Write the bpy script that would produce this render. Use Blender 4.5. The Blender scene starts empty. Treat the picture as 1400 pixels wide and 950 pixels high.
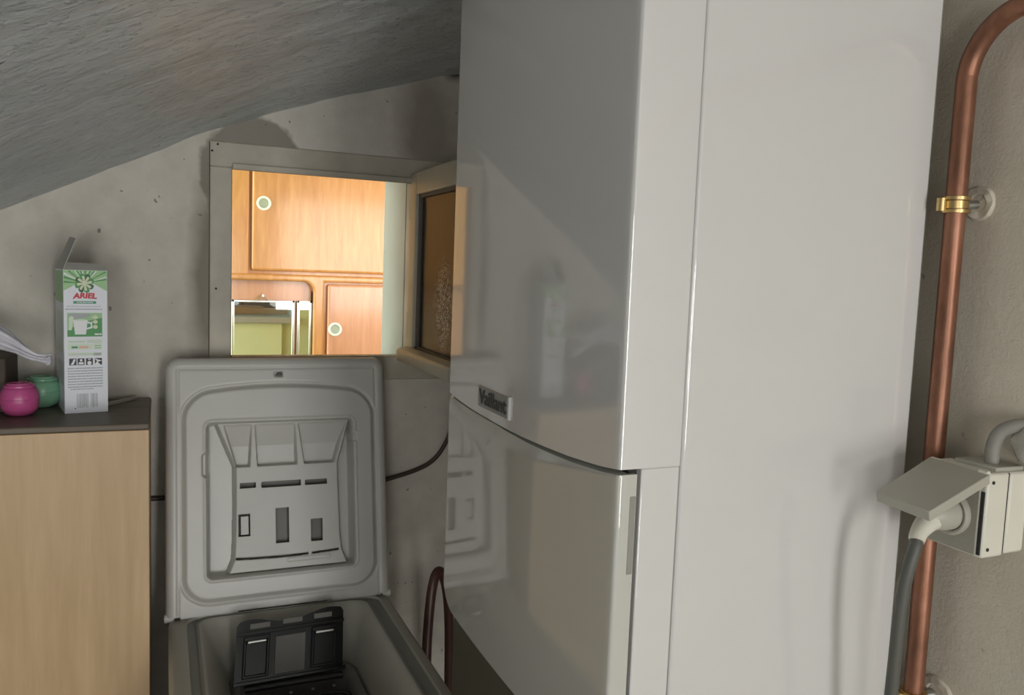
import bpy, bmesh, math, random
import numpy as np
from mathutils import Vector, Matrix, noise

random.seed(4)
S = bpy.context.scene
COL = S.collection
PI = math.pi
EYE = 1.53          # the scene is laid out relative to eye level; the floor lies at -EYE

# ------------------------------------------------------------------ camera
cam_d = bpy.data.cameras.new('camera')
cam_d.sensor_fit = 'HORIZONTAL'
cam_d.sensor_width = 36.0
cam_d.lens = 1120.0 / 1400.0 * 36.0
cam_d.clip_start = 0.02
cam = bpy.data.objects.new('camera', cam_d)
COL.objects.link(cam)
_r = Vector((0.91930827, -0.39171122, 0.03787637))
_d = Vector((-0.0015387, -0.09982273, -0.99500405))
_f = Vector((0.39353517, 0.91465717, -0.09237059))
cam.matrix_world = Matrix(((_r.x, -_d.x, -_f.x, 0), (_r.y, -_d.y, -_f.y, 0), (_r.z, -_d.z, -_f.z, EYE), (0, 0, 0, 1)))
S.camera = cam

# ------------------------------------------------------------------ world, lights, exposure
S.view_settings.view_transform = 'Standard'
S.view_settings.look = 'None'
S.view_settings.gamma = 1.0
S.view_settings.use_curve_mapping = False
S.view_settings.exposure = 0.18
w = bpy.data.worlds.new('world')
S.world = w
w.use_nodes = True
w.node_tree.nodes['Background'].inputs[0].default_value = (0.86, 0.93, 1.0, 1)
w.node_tree.nodes['Background'].inputs[1].default_value = 0.62

def area(name, loc, target, sx, sy, power, color):
    l = bpy.data.lights.new(name, 'AREA')
    l.shape = 'RECTANGLE'
    l.size = sx
    l.size_y = sy
    l.energy = power
    l.color = color
    o = bpy.data.objects.new(name, l)
    COL.objects.link(o)
    o.location = (loc[0], loc[1], loc[2] + EYE)
    d = Vector(target) - Vector(loc)
    o.rotation_euler = d.to_track_quat('-Z', 'Y').to_euler()
    return o

area('doorway_daylight', (0.74, -2.15, -0.40), (0.25, 1.0, -0.05), 0.8, 1.3, 45, (1.0, 0.985, 0.96))
area('side_daylight', (-0.85, -2.0, -0.3), (0.0, 1.2, 0.0), 0.6, 1.0, 15, (1.0, 0.98, 0.94))
area('kitchen_glare_lamp', (0.86, 1.965, 0.03), (0.86, 2.6, 0.03), 0.90, 0.42, 7, (1.0, 0.985, 0.96))  # unseen lamp placed for the glare on the cupboard doors
area('kitchen_fill_lamp', (-1.1, 2.4, 0.1), (0.6, 1.9, -0.1), 0.9, 1.2, 36, (0.96, 1.0, 0.98))  # unseen lamp added to brighten the window reveal and green walls

# ------------------------------------------------------------------ materials
def nt(name):
    m = bpy.data.materials.new(name)
    m.use_nodes = True
    t = m.node_tree
    return m, t, t.nodes['Principled BSDF']

def setin(b, **k):
    names = dict(rough='Roughness', metal='Metallic', spec='Specular IOR Level', coat='Coat Weight', coatr='Coat Roughness',
                 trans='Transmission Weight', ior='IOR', alpha='Alpha', sss='Subsurface Weight')
    for a, v in k.items():
        b.inputs[names[a]].default_value = v

def coords(t, scale=(1, 1, 1), rot=(0, 0, 0)):
    tc = t.nodes.new('ShaderNodeTexCoord')
    mp = t.nodes.new('ShaderNodeMapping')
    mp.inputs['Scale'].default_value = scale
    mp.inputs['Rotation'].default_value = rot
    t.links.new(tc.outputs['Object'], mp.inputs['Vector'])
    return mp.outputs['Vector']

def noise_tex(t, vec, scale, detail=4, rough=0.55, dist=0.0):
    n = t.nodes.new('ShaderNodeTexNoise')
    n.inputs['Scale'].default_value = scale
    n.inputs['Detail'].default_value = detail
    n.inputs['Roughness'].default_value = rough
    n.inputs['Distortion'].default_value = dist
    t.links.new(vec, n.inputs['Vector'])
    return n.outputs['Fac']

def ramp(t, fac, stops):
    r = t.nodes.new('ShaderNodeValToRGB')
    e = r.color_ramp.elements
    while len(e) < len(stops):
        e.new(0.5)
    for i, (p, c) in enumerate(stops):
        e[i].position = p
        e[i].color = (c[0], c[1], c[2], 1) if not isinstance(c, (int, float)) else (c, c, c, 1)
    t.links.new(fac, r.inputs['Fac'])
    return r.outputs['Color']

def mix(t, fac, a, b, mode='MIX'):
    n = t.nodes.new('ShaderNodeMix')
    n.data_type = 'RGBA'
    n.blend_type = mode
    for v, s in ((fac, 0), (a, 6), (b, 7)):
        if hasattr(v, 'links') or hasattr(v, 'is_linked'):
            t.links.new(v, n.inputs[s])
        elif s == 0:
            n.inputs[0].default_value = v
        else:
            n.inputs[s].default_value = (v[0], v[1], v[2], 1)
    return n.outputs[2]

def math_n(t, op, a, b=0.0, c=None):
    n = t.nodes.new('ShaderNodeMath')
    n.operation = op
    for i, v in enumerate((a, b) if c is None else (a, b, c)):
        if hasattr(v, 'is_linked'):
            t.links.new(v, n.inputs[i])
        else:
            n.inputs[i].default_value = v
    return n.outputs[0]

def bump(t, b, h, strength=0.3, dist=0.01, prev=None):
    n = t.nodes.new('ShaderNodeBump')
    n.inputs['Strength'].default_value = strength
    n.inputs['Distance'].default_value = dist
    t.links.new(h, n.inputs['Height'])
    if prev is not None:
        t.links.new(prev, n.inputs['Normal'])
    t.links.new(n.outputs['Normal'], b.inputs['Normal'])
    return n.outputs['Normal']

def plain(name, col, rough=0.5, vary=0.08, bumps=0.0, bscale=120, **k):
    m, t, b = nt(name)
    v = coords(t)
    n = noise_tex(t, v, 9, 5)
    lo = tuple(c * (1 - vary) for c in col)
    hi = tuple(min(1, c * (1 + vary)) for c in col)
    t.links.new(ramp(t, n, [(0.3, lo), (0.7, hi)]), b.inputs['Base Color'])
    setin(b, rough=rough, **k)
    if bumps:
        bump(t, b, noise_tex(t, v, bscale, 3), bumps, 0.002)
    return m

def dist_ellipse(t, cx, cz, rx, rz, wob=0.25, wscale=14, ax=0):
    """0 at the middle of a patch, 1 at its ragged edge (x, z object space)."""
    tc = t.nodes.new('ShaderNodeTexCoord')
    sp = t.nodes.new('ShaderNodeSeparateXYZ')
    t.links.new(tc.outputs['Object'], sp.inputs[0])
    a = math_n(t, 'MULTIPLY', math_n(t, 'SUBTRACT', sp.outputs[ax], cx), 1 / rx)
    c = math_n(t, 'MULTIPLY', math_n(t, 'SUBTRACT', sp.outputs[2], cz), 1 / rz)
    d = math_n(t, 'SQRT', math_n(t, 'ADD', math_n(t, 'MULTIPLY', a, a), math_n(t, 'MULTIPLY', c, c)))
    n = noise_tex(t, tc.outputs['Object'], wscale, 3)
    return math_n(t, 'ADD', d, math_n(t, 'MULTIPLY', math_n(t, 'SUBTRACT', n, 0.5), wob * 2))

def plaster_wall(name, base, dark, patches=()):
    m, t, b = nt(name)
    v = coords(t)
    n1 = noise_tex(t, v, 3.2, 6, 0.6)
    col = ramp(t, n1, [(0.3, dark), (0.66, base)])
    n2 = noise_tex(t, v, 22, 4, 0.6)
    col = mix(t, 0.35, col, ramp(t, n2, [(0.25, tuple(c * 0.72 for c in base)), (0.7, tuple(min(1, c * 1.08) for c in base))]))
    for (cx, cz, rx, rz, pc, amt, soft) in patches:
        d = dist_ellipse(t, cx, cz, rx, rz)
        mk = ramp(t, d, [(1.0 - soft, amt), (1.0, 0.0)])
        col = mix(t, mk, col, pc)
    # small knocks and specks in the paint
    v2 = coords(t)
    sp = noise_tex(t, v2, 55, 2, 0.5)
    col = mix(t, ramp(t, sp, [(0.735, 0.0), (0.76, 0.8)]), col, tuple(c * 0.3 for c in dark))
    t.links.new(col, b.inputs['Base Color'])
    setin(b, rough=0.75, spec=0.25)
    p = bump(t, b, noise_tex(t, v, 260, 4, 0.6), 0.25, 0.003)
    bump(t, b, noise_tex(t, v, 28, 4), 0.3, 0.006, p)
    return m

M = {}
# rough painted rendering on the slope
m, t, b = nt('rough_painted_render')
v = coords(t, (1.0, 1.75, 1.0), (0, 0, -0.12))
n_big = noise_tex(t, v, 3.0, 5, 0.55)
n_mid = noise_tex(t, v, 26, 6, 0.62, 0.4)
n_fine = noise_tex(t, v, 95, 5, 0.65)
col = ramp(t, n_big, [(0.3, (0.52, 0.56, 0.575)), (0.7, (0.70, 0.745, 0.76))])
col = mix(t, ramp(t, n_mid, [(0.55, 0.0), (0.75, 0.5)]), col, (0.86, 0.89, 0.90))
col = mix(t, ramp(t, noise_tex(t, coords(t, (1.0, 2.4, 1.0)), 34, 2, 0.5), [(0.73, 0.0), (0.76, 0.85)]), col, (0.06, 0.055, 0.05))
t.links.new(col, b.inputs['Base Color'])
setin(b, rough=0.30, spec=0.7)
fleck = ramp(t, noise_tex(t, coords(t, (1.0, 2.3, 1.0), (0, 0, -0.2)), 46, 4, 0.62, 0.3), [(0.555, 0.0), (0.625, 1.0)])
p = bump(t, b, n_fine, 0.5, 0.006)
p = bump(t, b, n_mid, 0.38, 0.012, p)
p = bump(t, b, fleck, 0.75, 0.009, p)
M['ceiling'] = m

M['back_wall'] = plaster_wall('stained_plaster', (0.72, 0.685, 0.61), (0.54, 0.505, 0.44), [
    (0.170, 0.165, 0.103, 0.125, (0.27, 0.25, 0.21), 0.9, 0.07),
    (0.088, -0.04, 0.05, 0.25, (0.24, 0.215, 0.17), 0.9, 0.6),
    (0.52, 0.30, 0.085, 0.16, (0.24, 0.21, 0.17), 0.75, 0.6),
    (-0.16, -0.02, 0.10, 0.10, (0.33, 0.31, 0.27), 0.6, 0.7),
    (0.575, 0.42, 0.035, 0.03, (0.06, 0.05, 0.04), 0.9, 0.6),
])
m, t, b = nt('gritty_render')
v = coords(t)
col = ramp(t, noise_tex(t, v, 4, 6, 0.6), [(0.3, (0.63, 0.56, 0.45)), (0.7, (0.77, 0.705, 0.585))])
col = mix(t, ramp(t, noise_tex(t, v, 60, 3), [(0.70, 0.0), (0.76, 0.6)]), col, (0.2, 0.18, 0.15))
t.links.new(col, b.inputs['Base Color'])
setin(b, rough=0.7, spec=0.3)
p = bump(t, b, noise_tex(t, v, 300, 5, 0.7), 0.5, 0.003)
bump(t, b, noise_tex(t, v, 60, 4), 0.2, 0.005, p)
M['right_wall'] = m
M['left_wall'] = plain('grey_plaster', (0.36, 0.35, 0.33), 0.8, 0.15, 0.3)
M['floor'] = plain('worn_concrete_floor', (0.24, 0.245, 0.245), 0.7, 0.2, 0.3)
M['frame_paint'] = plain('dirty_frame_paint', (0.48, 0.44, 0.36), 0.5, 0.2, 0.2, 40)
M['sash_paint'] = plain('cream_sash_paint', (0.44, 0.43, 0.345), 0.42, 0.1, 0.1, 40)
M['sash_dark'] = plain('dull_dark', (0.12, 0.11, 0.095), 0.7, 0.2)
M['reveal'] = plain('pale_green_paint', (0.40, 0.465, 0.42), 0.5, 0.04)
M['green_wall'] = plain('kitchen_green_paint', (0.55, 0.73, 0.41), 0.5, 0.03)
M['pale_green'] = plain('kitchen_lit_patch', (0.70, 0.90, 0.56), 0.5, 0.02)
M['kitchen_floor'] = plain('kitchen_floor_tile', (0.42, 0.36, 0.28), 0.4, 0.1)

m, t, b = nt('old_window_glass')
v = coords(t)
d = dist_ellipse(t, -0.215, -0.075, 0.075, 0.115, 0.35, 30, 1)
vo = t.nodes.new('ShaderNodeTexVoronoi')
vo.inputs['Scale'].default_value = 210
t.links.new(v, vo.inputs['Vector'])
sparkle = math_n(t, 'MULTIPLY', ramp(t, d, [(0.45, 1.0), (1.0, 0.0)]), ramp(t, vo.outputs['Distance'], [(0.30, 1.0), (0.46, 0.0)]))  # patch of white sparkles painted into the glass colour
t.links.new(mix(t, sparkle, (0.21, 0.195, 0.17), (0.85, 0.85, 0.82)), b.inputs['Base Color'])
t.links.new(math_n(t, 'SUBTRACT', 0.9, math_n(t, 'MULTIPLY', sparkle, 0.75)), b.inputs['Transmission Weight'])
setin(b, rough=0.16, ior=1.18, spec=0.2)
bump(t, b, noise_tex(t, v, 30, 3), 0.25, 0.003)
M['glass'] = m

def wood(name, lo, hi, scale, stretch, rough, coat=0.0, bumpy=0.05, knots=0.6):
    m, t, b = nt(name)
    v = coords(t, stretch)
    n = noise_tex(t, v, scale, 6, 0.6, knots)
    n2 = noise_tex(t, v, scale * 5, 3, 0.6)
    f = math_n(t, 'ADD', math_n(t, 'MULTIPLY', n, 0.7), math_n(t, 'MULTIPLY', n2, 0.3))
    t.links.new(ramp(t, f, [(0.32, lo), (0.5, tuple((a + c) / 2 for a, c in zip(lo, hi))), (0.68, hi)]), b.inputs['Base Color'])
    setin(b, rough=rough, coat=coat, coatr=0.15)
    bump(t, b, f, bumpy, 0.002)
    return m
M['oak'] = wood('light_oak_laminate', (0.53, 0.355, 0.185), (0.68, 0.48, 0.275), 14, (1.6, 1.6, 0.13), 0.42)
M['dark_top'] = wood('dark_brown_top', (0.085, 0.066, 0.046), (0.15, 0.12, 0.085), 10, (0.2, 2, 2), 0.5)
M['orange_wood'] = wood('varnished_orange_wood', (0.47, 0.19, 0.055), (0.66, 0.315, 0.115), 9, (2.2, 2.2, 0.3), 0.34, 0.45, 0.14, 1.6)
M['red_wood'] = wood('varnished_red_brown_wood', (0.48, 0.205, 0.11), (0.64, 0.31, 0.175), 11, (2.4, 2.4, 0.25), 0.3, 0.5, 0.1)
M['dark_wood'] = wood('varnished_dark_wood', (0.13, 0.045, 0.025), (0.24, 0.085, 0.045), 10, (3, 3, 0.2), 0.22, 0.5)
M['brown_box'] = plain('dark_brown_board', (0.075, 0.055, 0.042), 0.7, 0.15)
m, t, b = nt('mirror_glass')
b.inputs['Base Color'].default_value = (0.9, 0.92, 0.88, 1)
setin(b, rough=0.02, metal=1.0)
M['mirror'] = m
M['chrome'] = plain('bright_metal', (0.72, 0.72, 0.70), 0.22, 0.05, metal=1.0)
M['brass'] = plain('brass', (0.66, 0.49, 0.22), 0.3, 0.15, metal=1.0)
M['steel'] = plain('dull_steel', (0.5, 0.5, 0.48), 0.35, 0.1, metal=1.0)
M['pull_cup'] = plain('pull_cup_grey_green', (0.36, 0.39, 0.30), 0.4, 0.05)
M['cup_white'] = plain('pale_pull_plastic', (0.80, 0.82, 0.74), 0.3, 0.03)
m, t, b = nt('aged_copper')
v = coords(t, (1, 1, 0.35))
t.links.new(ramp(t, noise_tex(t, v, 30, 6, 0.65), [(0.28, (0.13, 0.06, 0.036)), (0.55, (0.30, 0.135, 0.08)), (0.8, (0.46, 0.23, 0.145))]), b.inputs['Base Color'])
t.links.new(ramp(t, noise_tex(t, v, 18, 4), [(0.3, 0.30), (0.7, 0.52)]), b.inputs['Roughness'])
setin(b, metal=0.6)
M['copper'] = m
M['enamel'] = plain('white_boiler_enamel', (0.68, 0.667, 0.64), 0.035, 0.012, 0.015, 300, ior=1.75, coat=0.45, coatr=0.04)
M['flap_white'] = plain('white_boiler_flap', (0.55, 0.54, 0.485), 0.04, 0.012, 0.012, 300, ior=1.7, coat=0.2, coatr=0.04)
M['olive_panel'] = plain('dark_olive_panel', (0.10, 0.093, 0.066), 0.5, 0.08)
M['seam'] = plain('dark_gap', (0.03, 0.03, 0.03), 0.8, 0.1)
M['badge'] = plain('silver_badge', (0.33, 0.33, 0.31), 0.3, 0.05, metal=0.4)
M['badge_letter'] = plain('badge_letter_dark', (0.05, 0.055, 0.05), 0.5, 0.05)
M['badge_edge'] = plain('badge_bright_edge', (0.70, 0.70, 0.68), 0.3, 0.05)
M['washer'] = plain('washer_enamel', (0.66, 0.65, 0.62), 0.3, 0.02)
M['lid'] = plain('washer_lid_plastic', (0.56, 0.55, 0.51), 0.34, 0.02, 0.04, 200)
M['tray'] = plain('dispenser_plastic', (0.53, 0.52, 0.48), 0.4, 0.02)
M['deck'] = plain('washer_deck_plastic', (0.45, 0.435, 0.375), 0.35, 0.05)
M['groove'] = plain('washer_lid_gasket_strip', (0.27, 0.27, 0.235), 0.5, 0.06)
M['gasket'] = plain('grey_rubber_gasket', (0.16, 0.15, 0.135), 0.55, 0.1)
M['tub'] = plain('tub_black', (0.02, 0.02, 0.02), 0.4, 0.1)
M['drum_flap'] = plain('glossy_black_plastic', (0.013, 0.013, 0.013), 0.15, 0.1, spec=0.35)
M['slot_grey'] = plain('dispenser_inside', (0.16, 0.15, 0.13), 0.5, 0.1)
M['rubber'] = plain('black_rubber', (0.022, 0.021, 0.02), 0.5, 0.15)
M['grey_cable'] = plain('dark_grey_cable', (0.095, 0.095, 0.08), 0.5, 0.1)
M['brown_cable'] = plain('dark_brown_cable', (0.055, 0.035, 0.026), 0.45, 0.2)
M['hose'] = plain('dark_red_brown_hose', (0.07, 0.028, 0.02), 0.35, 0.3)
M['socket'] = plain('cream_socket_plastic', (0.72, 0.69, 0.585), 0.4, 0.05)
M['socket_grey'] = plain('beige_grey_flap_plastic', (0.44, 0.42, 0.35), 0.42, 0.05)
M['face_grey'] = plain('socket_face_grey', (0.36, 0.34, 0.28), 0.6, 0.1, 0.3, 200)
M['conduit'] = plain('grey_conduit', (0.27, 0.26, 0.225), 0.55, 0.1)
M['mortar'] = plain('rough_mortar', (0.50, 0.47, 0.41), 0.85, 0.15, 0.9, 60)
M['rosette'] = plain('rosette_plaster', (0.60, 0.54, 0.445), 0.7, 0.1, 0.6, 90)
M['pink'] = plain('pink_plastic', (0.60, 0.105, 0.30), 0.3, 0.06, sss=0.1)
M['green_ball'] = plain('mint_green_plastic', (0.23, 0.47, 0.31), 0.32, 0.08, sss=0.1)
M['carton_white'] = plain('carton_white', (0.84, 0.87, 0.93), 0.45, 0.01)
M['carton_grey'] = plain('carton_grey_board', (0.50, 0.49, 0.45), 0.8, 0.05)
M['strip'] = plain('pale_grey_strip', (0.36, 0.34, 0.29), 0.5, 0.05)
m, t, b = nt('clear_plastic_film')
v = coords(t)
t.links.new(ramp(t, noise_tex(t, v, 25, 3), [(0.3, (0.72, 0.70, 0.80)), (0.7, (0.92, 0.91, 0.97))]), b.inputs['Base Color'])
setin(b, rough=0.12, trans=0.3, ior=1.4)
M['film'] = m
for n_, c_ in dict(p_green=(0.07, 0.33, 0.09), p_lgreen=(0.36, 0.62, 0.30), p_pale=(0.70, 0.83, 0.66), p_dkgreen=(0.03, 0.14, 0.04), p_red=(0.62, 0.03, 0.05),
                   p_white=(0.88, 0.9, 0.92), p_grey=(0.42, 0.45, 0.47), p_black=(0.02, 0.02, 0.025), p_teal=(0.05, 0.30, 0.17), p_cream=(0.72, 0.78, 0.55),
                   p_lgrey=(0.62, 0.66, 0.68), p_orange=(0.80, 0.50, 0.42)).items():
    M[n_] = plain('print_' + n_[2:], c_, 0.45, 0.02)

# ------------------------------------------------------------------ building helpers
class MB:
    def __init__(s):
        s.v, s.f, s.m = [], [], []
    def add(s, vs, fs, mi=0):
        o = len(s.v)
        s.v += [tuple(p) for p in vs]
        s.f += [tuple(i + o for i in f) for f in fs]
        s.m += [mi] * len(fs)
        return s
    def box(s, x0, x1, y0, y1, z0, z1, mi=0):
        vs = [(x0, y0, z0), (x1, y0, z0), (x1, y1, z0), (x0, y1, z0), (x0, y0, z1), (x1, y0, z1), (x1, y1, z1), (x0, y1, z1)]
        return s.add(vs, [(0, 3, 2, 1), (4, 5, 6, 7), (0, 1, 5, 4), (1, 2, 6, 5), (2, 3, 7, 6), (3, 0, 4, 7)], mi)
    def hexa(s, lo, hi, mi=0):
        return s.add(list(lo) + list(hi), [(0, 3, 2, 1), (4, 5, 6, 7), (0, 1, 5, 4), (1, 2, 6, 5), (2, 3, 7, 6), (3, 0, 4, 7)], mi)
    def prism(s, poly, fn0, fn1, mi=0):
        """poly: 2-D points, fn0/fn1 turn a 2-D point into the 3-D point of either end."""
        n = len(poly)
        vs = [fn0(p) for p in poly] + [fn1(p) for p in poly]
        fs = [tuple(range(n))[::-1], tuple(range(n, 2 * n))] + [(i, (i + 1) % n, n + (i + 1) % n, n + i) for i in range(n)]
        return s.add(vs, fs, mi)
    def loft(s, loops, mi=0, cap0=False, cap1=False, closed=True, mis=None):
        n = len(loops[0])
        vs = [p for l in loops for p in l]
        for k in range(len(loops) - 1):
            a, c = k * n, (k + 1) * n
            fs = [(a + i, a + (i + 1) % n, c + (i + 1) % n, c + i) for i in range(n if closed else n - 1)]
            s_mi = mis[k] if mis else mi
            if k == 0:
                s.add(vs, fs, s_mi)
                base = len(s.v) - len(vs)
            else:
                s.f += [tuple(i + base for i in f) for f in fs]
                s.m += [s_mi] * len(fs)
        if cap0:
            s.f.append(tuple(base + i for i in range(n))[::-1]); s.m.append(mis[0] if mis else mi)
        if cap1:
            s.f.append(tuple(base + (len(loops) - 1) * n + i for i in range(n))); s.m.append(mis[-1] if mis else mi)
        return s
    def tube(s, pts, r, seg=14, smooth=8, mi=0):
        P = curve(pts, smooth) if smooth else [Vector(p) for p in pts]
        rs = r if isinstance(r, (list, tuple)) else None
        T = [(P[min(i + 1, len(P) - 1)] - P[max(i - 1, 0)]).normalized() for i in range(len(P))]
        up = Vector((0, 0, 1)) if abs(T[0].z) < 0.9 else Vector((1, 0, 0))
        nrm = (up - T[0] * up.dot(T[0])).normalized()
        loops = []
        for i, (p, tt) in enumerate(zip(P, T)):
            nrm = (nrm - tt * nrm.dot(tt)).normalized()
            bn = tt.cross(nrm)
            if rs:
                q = i / (len(P) - 1) * (len(rs) - 1)
                k = min(int(q), len(rs) - 2)
                rr = rs[k] + (rs[k + 1] - rs[k]) * (q - k)
            else:
                rr = r
            loops.append([p + (nrm * math.cos(a) + bn * math.sin(a)) * rr for a in (2 * PI * j / seg for j in range(seg))])
        return s.loft(loops, mi, True, True)
    def lathe(s, prof, c=(0, 0, 0), axis='z', seg=32, mi=0, mis=None):
        loops = []
        for (r, h) in prof:
            l = []
            for j in range(seg):
                a = 2 * PI * j / seg
                u, vv = r * math.cos(a), r * math.sin(a)
                l.append({'z': (c[0] + u, c[1] + vv, c[2] + h), 'x': (c[0] + h, c[1] + u, c[2] + vv), 'y': (c[0] + u, c[1] + h, c[2] + vv)}[axis])
            loops.append(l)
        return s.loft(loops, mi, True, True, True, mis)

def curve(pts, k):
    P = [Vector(p) for p in pts]
    out = []
    for i in range(len(P) - 1):
        p0, p1, p2, p3 = P[max(i - 1, 0)], P[i], P[i + 1], P[min(i + 2, len(P) - 1)]
        for j in range(k):
            q = j / k
            out.append(0.5 * ((2 * p1) + (p2 - p0) * q + (2 * p0 - 5 * p1 + 4 * p2 - p3) * q * q + (3 * p1 - p0 - 3 * p2 + p3) * q ** 3))
    out.append(P[-1])
    return out

def rrect(x0, x1, y0, y1, r, n=8):
    out = []
    for (cx, cy, a0) in ((x1 - r, y1 - r, 0), (x0 + r, y1 - r, PI / 2), (x0 + r, y0 + r, PI), (x1 - r, y0 + r, 1.5 * PI)):
        for k in range(n + 1):
            a = a0 + PI / 2 * k / n
            out.append((cx + r * math.cos(a), cy + r * math.sin(a)))
    return out

def obj(name, mb, mats, parent=None, local=False, bevel=0.0, seg=2, smooth=40, origin=None, recalc=True):
    me = bpy.data.meshes.new(name)
    vs = np.array([tuple(p) for p in mb.v], float) if not isinstance(mb.v, np.ndarray) else mb.v.copy()
    if local or origin == 'zero':
        o = np.zeros(3)
    elif parent is not None:
        o = np.array(parent['_o'][:])
    elif origin is not None:
        o = np.array(origin)
    else:
        o = np.array([(vs[:, 0].min() + vs[:, 0].max()) / 2, (vs[:, 1].min() + vs[:, 1].max()) / 2, vs[:, 2].min()])
    me.from_pydata((vs - o).tolist(), [], mb.f if isinstance(mb.f, list) else mb.f.tolist())
    for mm in (mats if isinstance(mats, (list, tuple)) else [mats]):
        me.materials.append(mm)
    if len(mb.m):
        me.polygons.foreach_set('material_index', list(mb.m))
    if recalc:
        bm = bmesh.new(); bm.from_mesh(me)
        bmesh.ops.recalc_face_normals(bm, faces=bm.faces)
        bm.to_mesh(me); bm.free()
    ob = bpy.data.objects.new(name, me)
    COL.objects.link(ob)
    if smooth:
        me.polygons.foreach_set('use_smooth', [True] * len(me.polygons))
        me.set_sharp_from_angle(angle=math.radians(smooth))
    if bevel:
        bv = ob.modifiers.new('bevel', 'BEVEL')
        bv.width = bevel; bv.segments = seg; bv.limit_method = 'ANGLE'; bv.angle_limit = math.radians(35)
    if parent is not None:
        ob.parent = parent
        ob['_o'] = list(o)
    else:
        ob.location = o
        ob['_o'] = list(o)
    return ob

def thing(name, loc, label=None, cat=None, group=None, rz=0.0):
    o = bpy.data.objects.new(name, None)
    o.empty_display_size = 0.05
    COL.objects.link(o)
    o.location = loc
    o.rotation_euler = (0, 0, rz)
    o['_o'] = list(loc)
    return tag(o, label, cat, group)

def tag(o, label=None, cat=None, group=None):
    if label: o['label'] = label
    if cat: o['category'] = cat
    if group: o['group'] = group
    return o

def struct(name, mb, m, parent=None, **k):
    o = obj(name, mb, m, parent, origin='zero' if parent is None else None, **k)
    if parent is None:
        o['kind'] = 'structure'
    return o

# ------------------------------------------------------------------ room shell
YW, YF = 1.70, 1.91              # utility side and kitchen side of the back wall
XR, XL, YB = 0.715, -1.30, -2.2  # right wall, low left wall, open end behind the viewer
FL = -EYE
struct('floor', MB().box(XL - 0.1, XR + 0.1, YB, YF, FL - 0.08, FL), M['floor'])

# sloping ceiling: polyline profile, gently rising towards the viewer, lumpy render
PX = [-1.45, -0.9, -0.5, -0.261, -0.146, -0.025, 0.064, 0.24, 0.385, 0.54, 0.70, 0.90]
PZ = [-0.60, -0.30, -0.07, 0.072, 0.132, 0.191, 0.235, 0.302, 0.354, 0.405, 0.45, 0.51]
def ceil_z(x, y):
    z = float(np.interp(x, PX, PZ)) * 0.55 + 0.45 * sum(float(np.interp(x + d, PX, PZ)) for d in (-0.06, -0.03, 0.03, 0.06)) / 4
    return z + (YW - y) * 0.05
xs = np.concatenate([np.linspace(-1.40, -0.45, 40), np.linspace(-0.44, 0.45, 150), np.linspace(0.46, 0.82, 30)])
ys = np.concatenate([np.linspace(YB, 0.25, 30), np.linspace(0.27, YW + 0.01, 200), [YF]])
vs, nx = [], len(xs)
for y in ys:
    for x in xs:
        z = ceil_z(x, y)
        p = Vector((x * 9, y * 15 + x * 2, 0))
        z += noise.noise(p) * 0.0035 + noise.noise(p * 3.1 + Vector((7, 2, 1))) * 0.0016 + noise.noise(Vector((x * 2.2, y * 2.4, 5))) * 0.007
        vs.append((x, y, z))
c = MB()
c.v = vs
c.f = [(j * nx + i, (j + 1) * nx + i, (j + 1) * nx + i + 1, j * nx + i + 1) for j in range(len(ys) - 1) for i in range(nx - 1)]
c.m = [0] * len(c.f)
n0 = len(vs)
top = [(-1.40, YB, 0.0), (0.82, YB, 0.95), (0.82, YF, 0.95), (-1.40, YF, 0.0)]
cor = [0, nx - 1, n0 - 1, n0 - nx]
c.v = vs + top
c.f += [(n0, n0 + 1, n0 + 2, n0 + 3)]
rows = len(ys)
edges = [list(range(nx)), [j * nx + nx - 1 for j in range(rows)], list(range(n0 - 1, n0 - nx - 1, -1)), [j * nx for j in range(rows - 1, -1, -1)]]
for k, e in enumerate(edges):
    c.f.append(tuple(e + [n0 + (k + 1) % 4, n0 + k]))
c.m += [0] * 5
struct('ceiling', c, M['ceiling'], smooth=60)

# back wall with its window hole, trimmed to run up into the slope
OX0, OX1, OZ0, OZ1 = 0.085, 0.487, -0.232, 0.225      # hole in the wall
def slope_poly(x0, x1, zlow):
    n = 14
    return [(x0, zlow), (x1, zlow)] + [(x1 + (x0 - x1) * k / n, ceil_z(x1 + (x0 - x1) * k / n, YW) + 0.012) for k in range(n + 1)]
bw = MB()
f0, f1 = (lambda p: (p[0], YW, p[1])), (lambda p: (p[0], YF, p[1]))
bw.prism(slope_poly(XL - 0.1, OX0, FL), f0, f1)
bw.prism(slope_poly(OX1, XR + 0.1, FL), f0, f1)
bw.prism(slope_poly(OX0, OX1, OZ1), f0, f1)
bw.box(OX0, OX1, YW, YF, FL, OZ0)
struct('wall_back', bw, M['back_wall'], smooth=0)
struct('wall_right', MB().box(XR, XR + 0.1, YB, YW, FL, 0.75), M['right_wall'], smooth=0)
struct('wall_left', MB().box(XL - 0.1, XL, YB, YW, FL, -0.45), M['left_wall'], smooth=0)

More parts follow.
